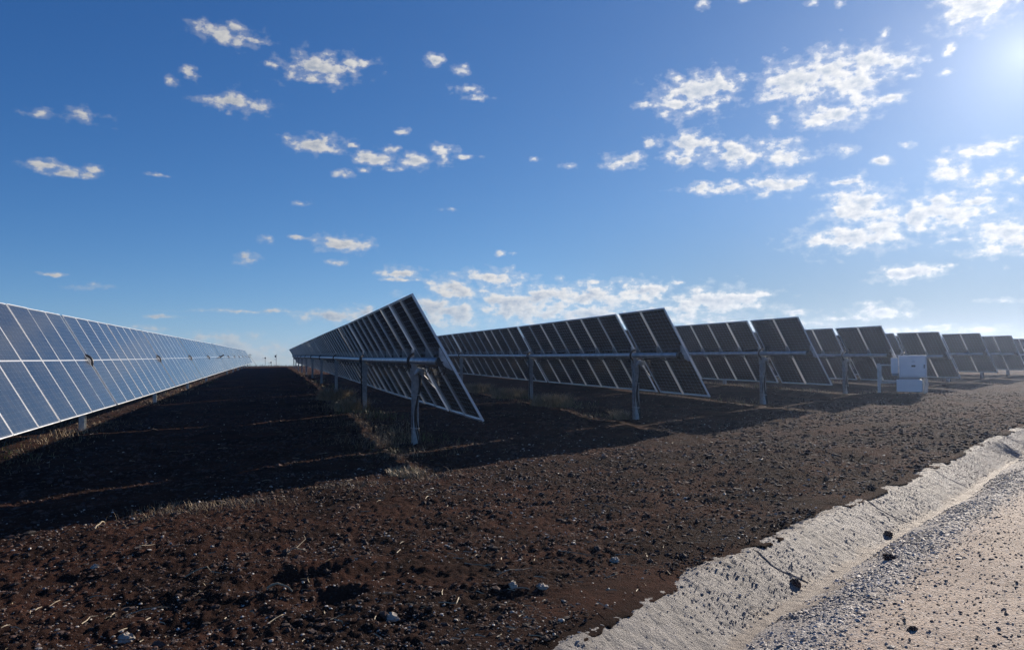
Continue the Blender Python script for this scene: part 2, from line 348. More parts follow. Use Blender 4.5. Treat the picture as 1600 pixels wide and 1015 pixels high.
def concrete_mat():
    mt, t, b = new_mat("sprayed_concrete"); co = objco(t)
    n = noise(t, co, 1.7, 6, .6); n2 = noise(t, co, 14, 6, .68); n3 = noise(t, co, 90, 3, .6)
    c = mix(t, smooth(t, n, .35, .7), rgb(.25,.232,.218), rgb(.36,.335,.318))
    c = mix(t, smooth(t, n2, .47, .70, 0, .75), c, rgb(.15,.13,.115))
    c = mix(t, smooth(t, n3, .56, .72, 0, .6), c, rgb(.46,.44,.42))
    at = t.nodes.new("ShaderNodeAttribute"); at.attribute_name = "silt"
    c = mix(t, at.outputs['Fac'], c, mix(t, n2, rgb(.24,.195,.155), rgb(.36,.30,.25)))
    a2 = t.nodes.new("ShaderNodeAttribute"); a2.attribute_name = "soil_stain"
    c = mix(t, math_n(t, 'MULTIPLY', a2.outputs['Fac'], smooth(t, n2, .35, .62)), c, rgb(.13,.09,.07))
    a3 = t.nodes.new("ShaderNodeAttribute"); a3.attribute_name = "joint"
    c = mix(t, math_n(t, 'MULTIPLY', a3.outputs['Fac'], .8), c, rgb(.06,.045,.036))
    c = mix(t, smooth(t, noise(t, co, 4.5, 7, .7, .6), .56, .72, 0, .45), c, rgb(.16,.135,.115))
    t.links.new(c, b.inputs['Base Color']); b.inputs['Roughness'].default_value = .75
    bp = t.nodes.new("ShaderNodeBump"); bp.inputs['Strength'].default_value = 1.0; bp.inputs['Distance'].default_value = .03
    t.links.new(math_n(t, 'MULTIPLY_ADD', n3, .9, noise(t, co, 30, 8, .8)), bp.inputs['Height']); t.links.new(bp.outputs[0], b.inputs['Normal']); return mt
M_CONC = concrete_mat()
M_CRUMB = simple("concrete_crumb", (.40,.37,.345), .85, 0, .3, 2.5, .2, 120, island=.35)
def road_mat():
    mt, t, b = new_mat("crushed_gravel_road"); co = objco(t)
    at = t.nodes.new("ShaderNodeAttribute"); at.attribute_name = "bank"
    n = noise(t, co, 1.3, 5, .6)
    vo = t.nodes.new("ShaderNodeTexVoronoi"); vo.inputs['Scale'].default_value = 70; t.links.new(co, vo.inputs['Vector'])
    vo2 = t.nodes.new("ShaderNodeTexVoronoi"); vo2.inputs['Scale'].default_value = 150; t.links.new(co, vo2.inputs['Vector'])
    sv = t.nodes.new("ShaderNodeSeparateColor"); t.links.new(vo.outputs['Color'], sv.inputs[0])
    pink = mix(t, smooth(t, n, .35, .68), rgb(.31,.22,.158), rgb(.41,.305,.228))
    grey = rgb(.27,.26,.25)
    c = mix(t, math_n(t, 'ADD', at.outputs['Fac'], math_n(t, 'MULTIPLY', math_n(t, 'SUBTRACT', noise(t, co, 5, 5), .5), .8), clamp=True), pink, grey)
    c = mix(t, math_n(t, 'MULTIPLY', smooth(t, sv.outputs[0], .55, .9), .8), c, rgb(.50,.43,.37))
    c = mix(t, math_n(t, 'MULTIPLY', smooth(t, sv.outputs[1], .72, .86), .85), c, rgb(.10,.075,.065))
    t.links.new(c, b.inputs['Base Color']); b.inputs['Roughness'].default_value = .85
    bp = t.nodes.new("ShaderNodeBump"); bp.inputs['Strength'].default_value = .8; bp.inputs['Distance'].default_value = .008
    h = math_n(t, 'ADD', math_n(t, 'MULTIPLY', vo.outputs['Distance'], -1.2), math_n(t, 'MULTIPLY_ADD', vo2.outputs['Distance'], -.6, noise(t, co, 60, 4, .7)))
    t.links.new(h, bp.inputs['Height']); t.links.new(bp.outputs[0], b.inputs['Normal']); return mt
M_ROAD = road_mat()
M_STONE_G = simple("grey_crushed_stone", (.48,.43,.38), .7, 0, .3, 2.5, .3, 120, island=.55)
M_STONE_P = simple("pinkish_road_stone", (.38,.285,.22), .8, 0, .3, 2.5, .3, 120, island=.85)

# ------------------------------------------------------------------ the setting: soil field, concrete drain, gravel road
azs = np.concatenate([np.linspace(-math.pi, math.radians(-30), 50)[:-1], np.linspace(math.radians(-30), math.radians(62), 860), np.linspace(math.radians(62), math.pi, 40)[1:-1]])
rs = np.concatenate([np.linspace(.3, 2.2, 14)[:-1], np.exp(np.linspace(math.log(2.2), math.log(24), 560))[:-1], np.exp(np.linspace(math.log(24), math.log(340), 130))])
A, R = np.meshgrid(azs, rs); gv, gu = R*np.sin(A), R*np.cos(A)
gz = soil_z(gv, gu)
w, t_ = drain_w(gv, gu); w = w.reshape(gv.shape); t_ = t_.reshape(gv.shape)
gz = np.where(w > -.7, gz + np.clip((w+.7)/.5, 0, 1)*(base_z(gv, gu)+.024-gz)*.93, gz)
edge = np.clip(.50*fbm(gv, gu, 1.7, 2, 77)+.06, -.02, .13) + .07*fbm(gv, gu, 4, 2, 78) + .05*fbm(gv, gu, 16, 2, 79)
edge = np.maximum(edge, -.02)
gz = gz - np.clip((w+edge+.26)/.30, 0, 1)**1.5*np.where(w > -.9, .030, 0) - np.clip((w+edge-.045)/.05, 0, 1)*.45
me = mesh_np("ground", np.stack([gv, gu, gz], -1).reshape(-1, 3), grid_faces(len(rs), len(azs), True), True)
tag(link("ground", me, M_SOIL), kind="structure")

# concrete lining: rounded lip, sloping face, floor; cast in bays with open joints
tt = np.concatenate([np.linspace(7, 30, 2000), np.linspace(30, 90, 400)[1:]])
sq = np.stack([np.interp(tt, S_T, S_Q[:,0]), np.interp(tt, S_T, S_Q[:,1])], -1); sn = np.stack([np.interp(tt, S_T, S_N[:,0]), np.interp(tt, S_T, S_N[:,1])], -1)
T_NEAR = float(drain_w([3.7], [5.35])[1][0])                      # a joint seen in the photograph
T_DENT = float(drain_w([12.0], [10.35])[1][0])
wprof = np.concatenate([np.linspace(-.30, .1, 22), np.linspace(.1, .46, 26)[1:], np.linspace(.46, .72, 8)[1:]])
def drain_profile(W_):
    return np.interp(W_, [-.30,-.14,.0,.06,.41,.45,.58,.75], [-.035,-.012,-.004,-.018,-.215,-.230,-.225,-.16])
TT, WW = np.meshgrid(tt, wprof, indexing='ij')
wob = .035*fbm(TT, WW*0, .55, 3, 41)
DV = sq[:,None,0]+sn[:,None,0]*(WW+wob); DU = sq[:,None,1]+sn[:,None,1]*(WW+wob)
dent = np.exp(-((TT-T_DENT)/.55)**4)
prof = drain_profile(WW) - .10*dent*np.clip((WW+.02)/.25, 0, 1)*np.clip((.6-WW)/.2, 0, 1)
def drain_relief(t, w): return .012*fbm(t, w, 1.6, 3, 51) + .007*fbm(t, w, 8, 3, 52) + .008*fbm(t, w, 20, 4, 53, .6)
DZ = base_z(DV, DU) + prof + drain_relief(TT, WW)
ph = np.abs((TT-T_NEAR+50*2.8+.08*np.sin(WW*9)+1.4) % 2.8 - 1.4)
DZ = DZ - .014*np.exp(-(ph/.011)**2)*(WW > .03)*(WW < .43) 
me = mesh_np("concrete_drain", np.stack([DV, DU, DZ], -1).reshape(-1, 3), grid_faces(len(tt), len(wprof)), True)
jt = me.attributes.new("joint", 'FLOAT', 'POINT'); jt.data.foreach_set("value", (np.exp(-(ph/.009)**2)*(WW > .02)*(WW < .44)).astype(np.float32).ravel())
sl_ = np.clip((.02-WW+.22*fbm(TT, WW, 3.5, 3, 58))/.10, 0, 1)*.75
st = me.attributes.new("soil_stain", 'FLOAT', 'POINT'); st.data.foreach_set("value", sl_.astype(np.float32).ravel())
at = me.attributes.new("silt", 'FLOAT', 'POINT'); at.data.foreach_set("value", np.clip((WW-.40+.10*fbm(TT, WW, 3, 3, 54))/.05, 0, 1).astype(np.float32).ravel())
# give the lining its thickness
o = link("concrete_drain", me, M_CONC)
sm = o.modifiers.new("thickness", 'SOLIDIFY'); sm.thickness = .06; sm.offset = -1
tag(o, "rough pale concrete drain lining that runs between the dark soil and the gravel road", "drain")

tr_ = np.concatenate([np.linspace(4, 34, 900), np.linspace(34, 150, 260)[1:]])
wr = np.concatenate([np.linspace(.53, 1.3, 44), np.linspace(1.3, 4.2, 90)[1:], np.linspace(4.2, 9, 16)[1:]])
sq2 = np.stack([np.interp(tr_, S_T, S_Q[:,0]), np.interp(tr_, S_T, S_Q[:,1])], -1); sn2 = np.stack([np.interp(tr_, S_T, S_N[:,0]), np.interp(tr_, S_T, S_N[:,1])], -1)
TR, WR = np.meshgrid(tr_, wr, indexing='ij')
wob2 = np.where(WR < 1.2, (.06*fbm(TR, WR*0, .8, 3, 91)+.03*fbm(TR, WR*0, 4, 2, 92))*(1.2-WR)/.6, 0)
RV = sq2[:,None,0]+sn2[:,None,0]*(WR+wob2); RU = sq2[:,None,1]+sn2[:,None,1]*(WR+wob2)
def road_profile(W_): return np.interp(W_, [.50,.57,.90,1.3,2.5,9], [-.27,-.215,-.10,-.06,-.03,-.02])
def road_z(v, u, t, w): return base_z(v, u) + road_profile(w) + .03*fbm(t, w, .8, 3, 61) + .008*fbm(t, w, 7, 3, 62) + .004*fbm(t, w, 28, 2, 63)
RZ = road_z(RV, RU, TR, WR)
me = mesh_np("gravel_road", np.stack([RV, RU, RZ], -1).reshape(-1, 3), grid_faces(len(tr_), len(wr)), True)
at = me.attributes.new("bank", 'FLOAT', 'POINT'); at.data.foreach_set("value", np.clip((1.22-WR)/.25, 0, 1).astype(np.float32).ravel())
tag(link("gravel_road", me, M_ROAD), kind="structure")
def along(t, w):
    q = np.stack([np.interp(t, S_T, S_Q[:,0]), np.interp(t, S_T, S_Q[:,1])], -1); n = np.stack([np.interp(t, S_T, S_N[:,0]), np.interp(t, S_T, S_N[:,1])], -1)
    return q+n*np.asarray(w)[:,None]

# ------------------------------------------------------------------ loose stones, clods, straw, grass (uncountable)
ICO_V = None
def stones_mesh(name, P, size, flat=.65, sub=0):
    bm = bmesh.new(); bmesh.ops.create_icosphere(bm, subdivisions=1+sub, radius=1.0)
    bv = np.array([v.co[:] for v in bm.verts]); bf = np.array([[v.index for v in f.verts] for f in bm.faces]); bm.free()
    n, k = len(P), len(bv)
    jit = 1+.55*(rng.random((n, k, 1))-.5)
    sc = np.stack([size*(.7+.7*rng.random(n)), size*(.6+.5*rng.random(n)), size*flat*(.6+.7*rng.random(n))], -1)
    V = bv[None]*jit*sc[:,None,:]
    a = rng.random(n)*2*math.pi; c, s = np.cos(a)[:,None], np.sin(a)[:,None]
    tl = (rng.random(n)-.5)[:,None]*.9
    X = V[...,0]*c-V[...,1]*s; Y = V[...,0]*s+V[...,1]*c; Z = V[...,2]+X*tl*.5
    V = np.stack([X, Y, Z], -1)+P[:,None,:]
    Fq = (bf[None]+np.arange(n)[:,None,None]*k).reshape(-1, 3)
    return mesh_np(name, V.reshape(-1, 3), Fq)
def scatter(n, rmin, rmax, power=1.0, a0=-26, a1=60):
    r = np.exp(rng.uniform(math.log(rmin), math.log(rmax), n)) if power == 0 else (rng.uniform(rmin**power, rmax**power, n))**(1/power)
    a = np.radians(rng.uniform(a0, a1, n)); v, u = r*np.sin(a), r*np.cos(a)
    w, _ = drain_w(v, u); k = w < -.06
    return v[k], u[k]
def on_soil(v, u, sink=0.0):
    z = soil_z(v, u); w, _ = drain_w(v, u)
    z = np.where(w > -.7, z + np.clip((w+.7)/.5, 0, 1)*(base_z(v, u)+.024-z)*.93, z)
    return np.stack([v, u, z-sink], -1)
v, u = scatter(95000, 3.2, 36, 0)
sz = np.exp(rng.normal(math.log(.0090), .5, len(v)))*np.clip(np.hypot(v, u)/7, .8, 2.6)
k = vnoise(v*.9, u*.9, 3) > -.28; v, u, sz = v[k], u[k], sz[k]
tag(link("soil_clods", stones_mesh("soil_clods", on_soil(v, u, .002), np.clip(sz, .003, .05)), M_CLOD), kind="stuff", label="dark crumbly clods scattered over the bare soil", cat="clods")
v, u = scatter(20000, 3.2, 45, 0)
k = ((fbm(v, u, .8, 3, 9)+.25*rng.random(len(v))) > .0) & ((u < 10.5+.56*np.clip(v, -3, 60)) | (rng.random(len(v)) < .22)); v, u = v[k], u[k]
sz = np.exp(rng.normal(math.log(.0066), .5, len(v)))*np.clip(np.hypot(v, u)/7, .8, 2.2)
tag(link("pebbles", stones_mesh("pebbles", on_soil(v, u, -.001), np.clip(sz, .002, .022), .5), M_PEB), kind="stuff", label="small pale pebbles scattered over the dark soil", cat="pebbles")
n = 34000
t1 = rng.uniform(7, 40, n)**1.0; t1 = 8+(t1-7)*rng.random(n); w1 = np.clip(.86+.17*rng.normal(size=n), .555, 1.5); q = along(t1, w1)
z1 = road_z(q[:,0], q[:,1], t1, w1)-.001
s1 = np.exp(rng.normal(math.log(.0085), .4, n))
tag(link("crushed_stone", stones_mesh("crushed_stone", np.column_stack([q, z1]), np.clip(s1, .004, .028), .5), M_STONE_G), kind="stuff", label="grey crushed stone banked along the road side of the drain", cat="crushed stone")
n = 44000
t1 = 7.5+rng.random(n)**1.6*26; w1 = 1.0+3.4*rng.random(n); q = along(t1, w1)
z1 = road_z(q[:,0], q[:,1], t1, w1)+.0005; s1 = np.exp(rng.normal(math.log(.0052), .5, n))
tag(link("road_stones", stones_mesh("road_stones", np.column_stack([q, z1]), np.clip(s1, .002, .013), .7), M_STONE_P), kind="stuff", label="small pinkish stones loose on the gravel road", cat="gravel")

n = 15000
t1 = 8+rng.random(n)**1.5*22; w1 = rng.uniform(-.10, .46, n); q = along(t1, w1)
z1 = base_z(q[:,0], q[:,1])+drain_profile(w1)+drain_relief(t1, w1)+.001; s1 = np.exp(rng.normal(math.log(.0042), .5, n))
tag(link("concrete_crumbs", stones_mesh("concrete_crumbs", np.column_stack([q, z1]), np.clip(s1, .002, .014), .45), M_CRUMB), kind="stuff", label="pale concrete crumbs and grit stuck on the drain's sloping face", cat="grit")
def blades_mesh(name, P, height, width, lean, lie=False, midx=None):
    """tapering three-segment leaf strips"""
    n = len(P); a = rng.random(n)*2*math.pi; d = np.stack([np.cos(a), np.sin(a)], -1); s = np.stack([-np.sin(a), np.cos(a)], -1)
    ts = np.array([0, .35, .7, 1.0]); V = np.zeros((n, 8, 3))
    for i, tq in enumerate(ts):
        if lie: horiz = height*tq; up = .010+height*.10*np.sin(math.pi*tq)*rng.random(n)
        else: horiz = height*lean*tq**1.8; up = height*tq*(1-.35*lean*tq)
        bend = (rng.random(n)-.5)*height*.25*tq**2
        c = P[:,:2]+d*horiz[:,None]+s*bend[:,None]; wd = (width*(1-.85*tq))[:,None]
        V[:,2*i,:2] = c-s*wd; V[:,2*i+1,:2] = c+s*wd; V[:,2*i,2] = P[:,2]+up; V[:,2*i+1,2] = P[:,2]+up+(.004 if lie else 0)
    f = np.array([[0,1,3,2],[2,3,5,4],[4,5,7,6]]); Fq = (f[None]+np.arange(n)[:,None,None]*8).reshape(-1, 4)
    return mesh_np(name, V.reshape(-1, 3), Fq, midx=None if midx is None else np.repeat(midx, 3))
v, u = scatter(2600, 3.4, 30, 0)
k = (fbm(v, u, .6, 3, 15)+.5*rng.random(len(v))) > .22; v, u = v[k], u[k]
tag(link("dry_straw", blades_mesh("dry_straw", on_soil(v, u), np.exp(rng.normal(math.log(.065), .6, len(v))), .0012+.0022*rng.random(len(v)), .5, True), M_STRAW), kind="stuff", label="dry straw stems lying loose on the soil", cat="straw")

ROW_V = [-3.959, 2.457, 8.617, 14.694, 20.769, 27.15, 33.81, 40.2, 46.6, 53.0]
def grass_field(name, n, vfun, mats, hmin, hmax, label, wid=.004):
    v, u, h = vfun(n); P = on_soil(v, u, .01)
    hh = h*rng.uniform(hmin, hmax, len(v)); r = np.hypot(v, u)
    mi = (vnoise(v*.7, u*.7, 66)+.35*(rng.random(len(v))-.5) > .30).astype(int)
    o = link(name, blades_mesh(name, P, hh, (wid*(.6+.8*rng.random(len(v))))*np.clip(r/14, .7, 2.6), .2+.7*rng.random(len(v)), False, mi), mats)
    return tag(o, label, "grass", kind="stuff")
def under_rows(n):
    r = rng.integers(0, 7, n); r = np.where(rng.random(n) < .55, rng.integers(0, 3, n), r)
    v0 = np.array(ROW_V)[r]; st = np.array([6, 12.0, 15.5, 18.5, 22, 25.5, 29])[r]
    u = st+rng.exponential(18, n); v = v0-.1+.42*rng.normal(size=n)
    h = np.clip(.55+2.0*fbm(v, u, .55, 3, 44), 0, 1.3)
    k = (h > .25) & (u < 125); return v[k], u[k], h[k]
grass_field("dry_grass", 20000, under_rows, [M_DRYG, M_GREEN], .04, .20, "thin dry grass and weeds growing along the feet of the panel rows")
def lit_strip(n):
    """weeds in the sunny strip left of the nearest row's posts and along the near shadow's edge"""
    u = rng.uniform(9.5, 30, n); v = np.where(rng.random(n) < .8, 1.85, 1.2)+.22*rng.normal(size=n)
    k1 = rng.random(n) < .35
    tq = rng.random(n); v = np.where(k1, -1.2+tq*3.2+.2*rng.normal(size=n), v); u = np.where(k1, 8.1+tq*1.7+.25*rng.normal(size=n), u)
    h = np.clip(.4+1.8*fbm(v, u, .9, 3, 47), 0, 1.0); k = h > .2; return v[k], u[k], h[k]
grass_field("short_grass", 9000, lit_strip, [M_DRYG, M_GREEN], .03, .13, "short green and straw grass in the sunny strip between shadows", .003)
def seed(n):
    v = rng.uniform(-14, 22, n); u = rng.uniform(120, 150, n); h = np.clip(.6+2.2*fbm(v, u, .35, 3, 49), .1, 1.6); return v, u, h
grass_field("crest_weeds", 7000, seed, [M_SHRUB, M_DRYG], .10, .45, "dry weeds fringing the crest of the field on the skyline", .006)

def tuft(v, u, r, h, n, label, mats=None):
    a = rng.random(n)*2*math.pi; q = r*np.sqrt(rng.random(n))
    vv, uu = v+q*np.cos(a), u+q*np.sin(a)*1.6; z = on_soil(vv, uu, .01)
    P = z - np.array([v, u, 0])
    me = blades_mesh("grass_tuft", P, h*rng.uniform(.35, 1.1, n), .0035+.005*rng.random(n), .25+.8*rng.random(n), False, (rng.random(n) < .15).astype(int))
    o = link("grass_tuft", me, mats or [M_DRYG, M_GREEN]); o.location = (v, u, 0); return tag(o, label, "grass tuft", "dry tufts under the panel rows")
tuft(8.3, 26.8, .65, .45, 2600, "tan dry tuft left of the second dark-backed row's second post")
tuft(8.3, 22.4, .60, .45, 2600, "tan feathery tuft right of the second dark-backed row's second post")
tuft(8.2, 31.2, .7, .45, 2200, "brown tuft seen past the lower corner of the nearest dark-backed row")
tuft(2.15, 22.3, .50, .42, 2200, "straggly dry tuft at the foot of the nearest dark-backed row's second post")
tuft(2.1, 27.5, .65, .50, 2400, "brushy dry tuft left of and behind the nearest row's second post")
tuft(8.35, 17.6, .22, .30, 500, "small pale tuft beside the first post of the row with the tall light slit")
tuft(*gpix(636, 741), .26, .10, 700, "low green tuft where the sunny strip meets the open soil")

# ------------------------------------------------------------------ solar trackers
TILT = math.radians(60.03); HALF = 1.135; OFF = .10; PITCH_M = 1.1365; GAP = .18
VA = Vector((-math.cos(TILT), 0, math.sin(TILT))); VN = Vector((math.sin(TILT), 0, math.cos(TILT)))
MW, ML = .5595, 1.133
def zt(u): return np.interp(u, [0,12,18,25,32,45,57,68,97,121,145], [-.07,-.04,-.005,.03,.105,.2,.31,.38,.59,.76,.86])

LAM_ME = MB().box(-MW+.004, MW-.004, -ML+.004, ML-.004, .026, .032).mesh("laminate"); LAM_ME.materials.append(M_PV)
b = MB()
b.box(-MW, -MW+.011, -ML, ML, 0, .035).box(MW-.011, MW, -ML, ML, 0, .035).box(-MW+.011, MW-.011, -ML, -ML+.011, .0, .035).box(-MW+.011, MW-.011, ML-.011, ML, .0, .035)
b.box(-MW+.011, -MW+.030, -ML+.011, ML-.011, 0, .002).box(MW-.030, MW-.011, -ML+.011, ML-.011, 0, .002)
b.box(-MW+.030, MW-.030, -ML+.011, -ML+.030, 0, .002).box(-MW+.030, MW-.030, ML-.030, ML-.011, 0, .002)
FRAME_ME = b.mesh("frame"); FRAME_ME.materials.append(M_ALU)
# junction box trio at the middle of a module's back
b = MB()
for xx in (-.36, 0, .36): b.box(xx-.03, xx+.03, -.055, .055, .006, .0258)
b.box(-.33, -.03, -.006, .006, .014, .020).box(.03, .33, -.006, .006, .014, .020)
JBOX_ME = b.mesh("junction_box"); JBOX_ME.materials.append(M_DARK)
CABLE_ME = MB().tube([(-.36,-.05,.012),(-.30,-.16,-.05),(-.16,-.24,-.10),(0,-.19,-.06),(.14,-.25,-.11),(.30,-.17,-.05),(.36,-.05,.012)], .0075, 5).mesh("panel_cable"); CABLE_ME.materials.append(M_DARK)
# bracket: a folded rail that tapers away from the tube, straddling two frames
b = MB()
prof = [(-.20,-.003),(.20,-.003),(.20,-.016),(.07,-.09),(-.07,-.09),(-.20,-.016)]
for x0, x1 in ((-.030,-.026),(.026,.030)): b.prism(prof, x0, x1, lambda a, c, tq: Vector((tq, a, c)))
b.box(-.026, .026, -.20, .20, -.0065, -.003).box(-.045, -.030, -.07, .07, -.07, -.03).box(.030, .045, -.07, .07, -.07, -.03)
BRK_ME = b.mesh("mounting_bracket"); BRK_ME.materials.append(M_GALV)

def frame_matrix(v, u0, u1, uc, half=True):
    """module frame: x along the row, y up the slope, z out of the glass; origin on the tube's axis"""
    z0, z1 = zt(u0), zt(u1); ex = Vector((0, u1-u0, z1-z0)).normalized(); ey = VA.copy(); ez = ex.cross(ey).normalized(); ey = ez.cross(ex)
    c = Vector((v, uc, z0+(z1-z0)*(uc-u0)/(u1-u0)))
    M = Matrix.Identity(4)
    for i in range(3): M[i][0], M[i][1], M[i][2], M[i][3] = ex[i], ey[i], ez[i], c[i]
    return M

POST_CACHE = {}
def ring_points(c, r, a0, a1, n=12, axis='u'):
    return [Vector((c[0]+r*math.cos(a), c[1], c[2]+r*math.sin(a))) for a in np.linspace(a0, a1, n)]

def tracker(label, v, u_start, bays, dz=0.0, first_post_on_end=False, cables=False, bear_r=.132, motor_at=None, big_gap=False):
    """bays = numbers of modules between gaps; a post and a bearing stand in every gap"""
    g0 = float(base_z(v, u_start))
    root = empty("solar_tracker", (v, u_start, g0), label, "solar panels", "rows of single-axis solar trackers")
    Ti = Matrix.Translation(-Vector((v, u_start, g0)))
    D = Matrix.Translation((0, 0, dz))
    def put(name, me, M, mat=None, parent=root):
        o = link(name, me, mat); o.parent = parent; o.matrix_basis = (Ti @ D @ M) if parent is root else M; return o
    u = u_start; posts = []; nodes = [u_start]; mods = []
    for bi, nb in enumerate(bays):
        a = u
        for k in range(nb): mods.append((a, a+nb*PITCH_M, a+(k+.5)*PITCH_M, k == 0, k == nb-1, bi == 0))
        u = a+nb*PITCH_M
        if bi < len(bays)-1: posts.append(u+GAP/2); u += GAP
        nodes.append(u if bi == len(bays)-1 else u-GAP/2)
    u_end = u
    for (a, b_, uc, fst, lst, b0) in mods:
        M = frame_matrix(v, a, b_, uc) @ Matrix.Translation((0, 0, OFF-.016))
        M = M @ Matrix.Rotation(random.gauss(0, .0030), 4, 'X') @ Matrix.Rotation(random.gauss(0, .0030), 4, 'Y')
        p = put("solar_panel", LAM_ME, M)
        f = link("frame", FRAME_ME); f.parent = p
        if math.hypot(v, uc) < 40: j = link("junction_box", JBOX_ME); j.parent = p; j = link("panel_cable", CABLE_ME); j.parent = p
        ends = [(-PITCH_M/2, True)] + ([(PITCH_M/2, True)] if lst else [])
        for dx, _ in ends:
            if fst and dx < 0: dx += .055
            if lst and dx > 0: dx -= .055
            put("mounting_bracket", BRK_ME, frame_matrix(v, a, b_, uc+dx) @ Matrix.Translation((0, 0, OFF-.016)))
    # torque tube follows the posts
    rr = .066
    pts = [Vector((v, uu, float(zt(uu))+dz)) for uu in [nodes[0]+.10]+nodes[1:-1]+[nodes[-1]-.05]]
    loc = Vector((v, u_start, g0))
    link("torque_tube", MB().tube([q-loc for q in pts], rr, 16).mesh("torque_tube"), M_TUBE, root)
    # end cap, a dark ring with a bolt
    c = pts[0]-loc
    b = MB().tube([c+Vector((0,-.05,0)), c+Vector((0,.11,0))], .078, 16).tube([c+Vector((0,-.075,0)), c+Vector((0,-.05,0))], .022, 8)
    link("tube_end_cap", b.mesh("tube_end_cap"), M_DARK, root)
    # string cable clipped under the tube
    if cables:
        cp_ = []
        for i, uu in enumerate(np.arange(u_start+.5, min(u_end, u_start+30), .28)):
            cp_.append(Vector((v+.03, uu, float(zt(uu))+dz-.085-.03*(i % 2)))-loc)
        link("string_cable", MB().tube(cp_, .012, 5).mesh("string_cable"), M_DARK, root)
    for pi, up in enumerate(posts):
        zc = float(zt(up))+dz; zg = float(soil_z(np.array([v]), np.array([up]))[0])-.25
        w2, d2 = .055, .085
        b = MB()
        top = zc-.14
        b.box(-w2, w2, d2-.007, d2, 0, top-zg).box(-w2, w2, -d2, -d2+.007, 0, top-zg).box(-.004, .004, -d2+.007, d2-.007, 0, top-zg)
        po = link("post", b.mesh("post"), M_GALV, root); po.location = Vector((v, up, zg))-loc
        # post head: two cheek plates and the bearing hoop round the tube
        b = MB()
        for yy in (-.075, .069): b.prism([(-.075,-.34),(.075,-.34),(.085,-.10),(.05,-.01),(-.05,-.01),(-.085,-.10)], yy, yy+.006, lambda a, cc, tq: Vector((a, tq, cc)))
        po2 = link("post_head", b.mesh("post_head"), M_GALV, root); po2.location = Vector((v, up, zc))-loc
        b = MB()
        ringp = [Vector((bear_r*math.cos(a), 0, bear_r*math.sin(a))) for a in np.linspace(0, 2*math.pi, 25)]
        b.tube(ringp, .026, 8, False)
        b.box(-.05, .05, -.03, .03, -.20, -.145)
        br = link("bearing", b.mesh("bearing"), M_DARK, root); br.location = Vector((v, up, zc))-loc
        if pi == 0 and first_post_on_end:
            # damper: pale cylinder head on the post with a rod down to the panel's lower edge
            h0 = Vector((v+.06, up-.09, zc-.20)); lo = Vector((v, up, zc))+(-VA)*.62+VN*.06+Vector((0,-.05,0))
            b = MB().tube([h0-loc, h0.lerp(lo, .5)-loc], .028, 10).tube([h0.lerp(lo, .5)-loc, lo-loc], .012, 8)
            link("damper", b.mesh("damper"), M_GREY, root)
            b = MB().tube([h0+Vector((-.09,-.03,-.05))-loc, h0+Vector((-.02,-.04,.035))-loc, h0+Vector((.06,-.03,.03))-loc, h0+Vector((.08,-.02,-.05))-loc], [.02,.045,.045,.025], 10)
            link("cable_gland", b.mesh("cable_gland"), M_KNOB, root)
            b = MB()
            for k_, off_ in enumerate((-.022, .0, .022)):
                cpts = [Vector((v+.02+off_+.045*math.sin(sz_*5+k_*.4), up-.06-.01*k_, zc-.16-sz_)) - loc for sz_ in np.linspace(0, zc-.16-(zg+.22), 16)]
                b.tube(cpts, .020, 8)
            link("conduit", b.mesh("conduit"), M_DARK, root)
            b = MB()
            for hh in (.45, 1.05): b.box(-.064, .064, -.105, -.098, hh-.006, hh+.006).box(-.064, -.058, -.098, .09, hh-.006, hh+.006).box(.058, .064, -.098, .09, hh-.006, hh+.006)
            ct = link("cable_tie", b.mesh("cable_tie"), M_KNOB, root); ct.location = Vector((v, up, zg+.1))-loc
        elif pi == 1 and cables:
            b = MB().tube([Vector((v-.11, up-.12, zc+.12))-loc, Vector((v-.11, up-.12, zc-.5))-loc, Vector((v-.09, up-.10, zc-1.2))-loc, Vector((v-.06, up-.08, zg+.2))-loc], .018, 8)
            link("conduit", b.mesh("conduit"), M_DARK, root)
    if motor_at is not None:
        zc = float(zt(motor_at))+dz; c = Vector((v, motor_at, zc))-loc
        b = MB().tube([c+Vector((0,-.14,0)), c+Vector((0,.14,0))], .17, 14).box(-.10+c.x, .10+c.x, c.y-.10, c.y+.10, c.z-.34, c.z-.12)
        b.tube([c+VN*.05, c+VN*.42], .05, 10)
        link("drive_motor", b.mesh("drive_motor"), M_DARK, root)
        b = MB(); lo = c-VA*1.1+VN*.03; hi = c+VA*1.1+VN*.03
        b.tube([lo, hi], .03, 6)
        link("cable_run", b.mesh("cable_run"), M_DARK, root)
    return u_end

U1 = 18.448-11*PITCH_M-GAP-9*0  # the front row begins outside the frame
ue = tracker("long front-facing row with glossy blue glass and bright frames, left of the soil", -3.959, 18.448-10*PITCH_M, [10,9,9,9,9], dz=.0, bear_r=.168)
ue2 = tracker("far stretch of blue glass-fronted row beyond the dark drive gap, reaching the crest", -3.959, ue+.42, [9,9,9,9,9,9,3], dz=.0, bear_r=.168, motor_at=ue+.21)
tracker("nearest dark-backed row with bare round tube end and black conduits in its first post", 2.457, 11.427, [2,7,9,9,9,9,9,9,9,9,7], dz=.035, first_post_on_end=True, cables=True)
tracker("second dark-backed row, with dry grass tufts growing at its second post", 8.617, 14.848, [2,7,9,9,9,9], dz=.135, first_post_on_end=True, cables=True)
tracker("third dark-backed row, standing just behind and right of the row with dry grass tufts", 14.694, 18.139, [2,7,9,9,9], dz=.19, first_post_on_end=True)
tracker("fourth dark-backed row whose end hangs behind the white inverter cabinet's left post", 20.769, 21.489, [2,7,9,9,9], dz=.125, first_post_on_end=True)
tracker("fifth dark-backed row whose last panels rise directly above and right of the white inverter cabinet", 27.15, 25.083, [2,7,9,9], dz=.08, first_post_on_end=True)
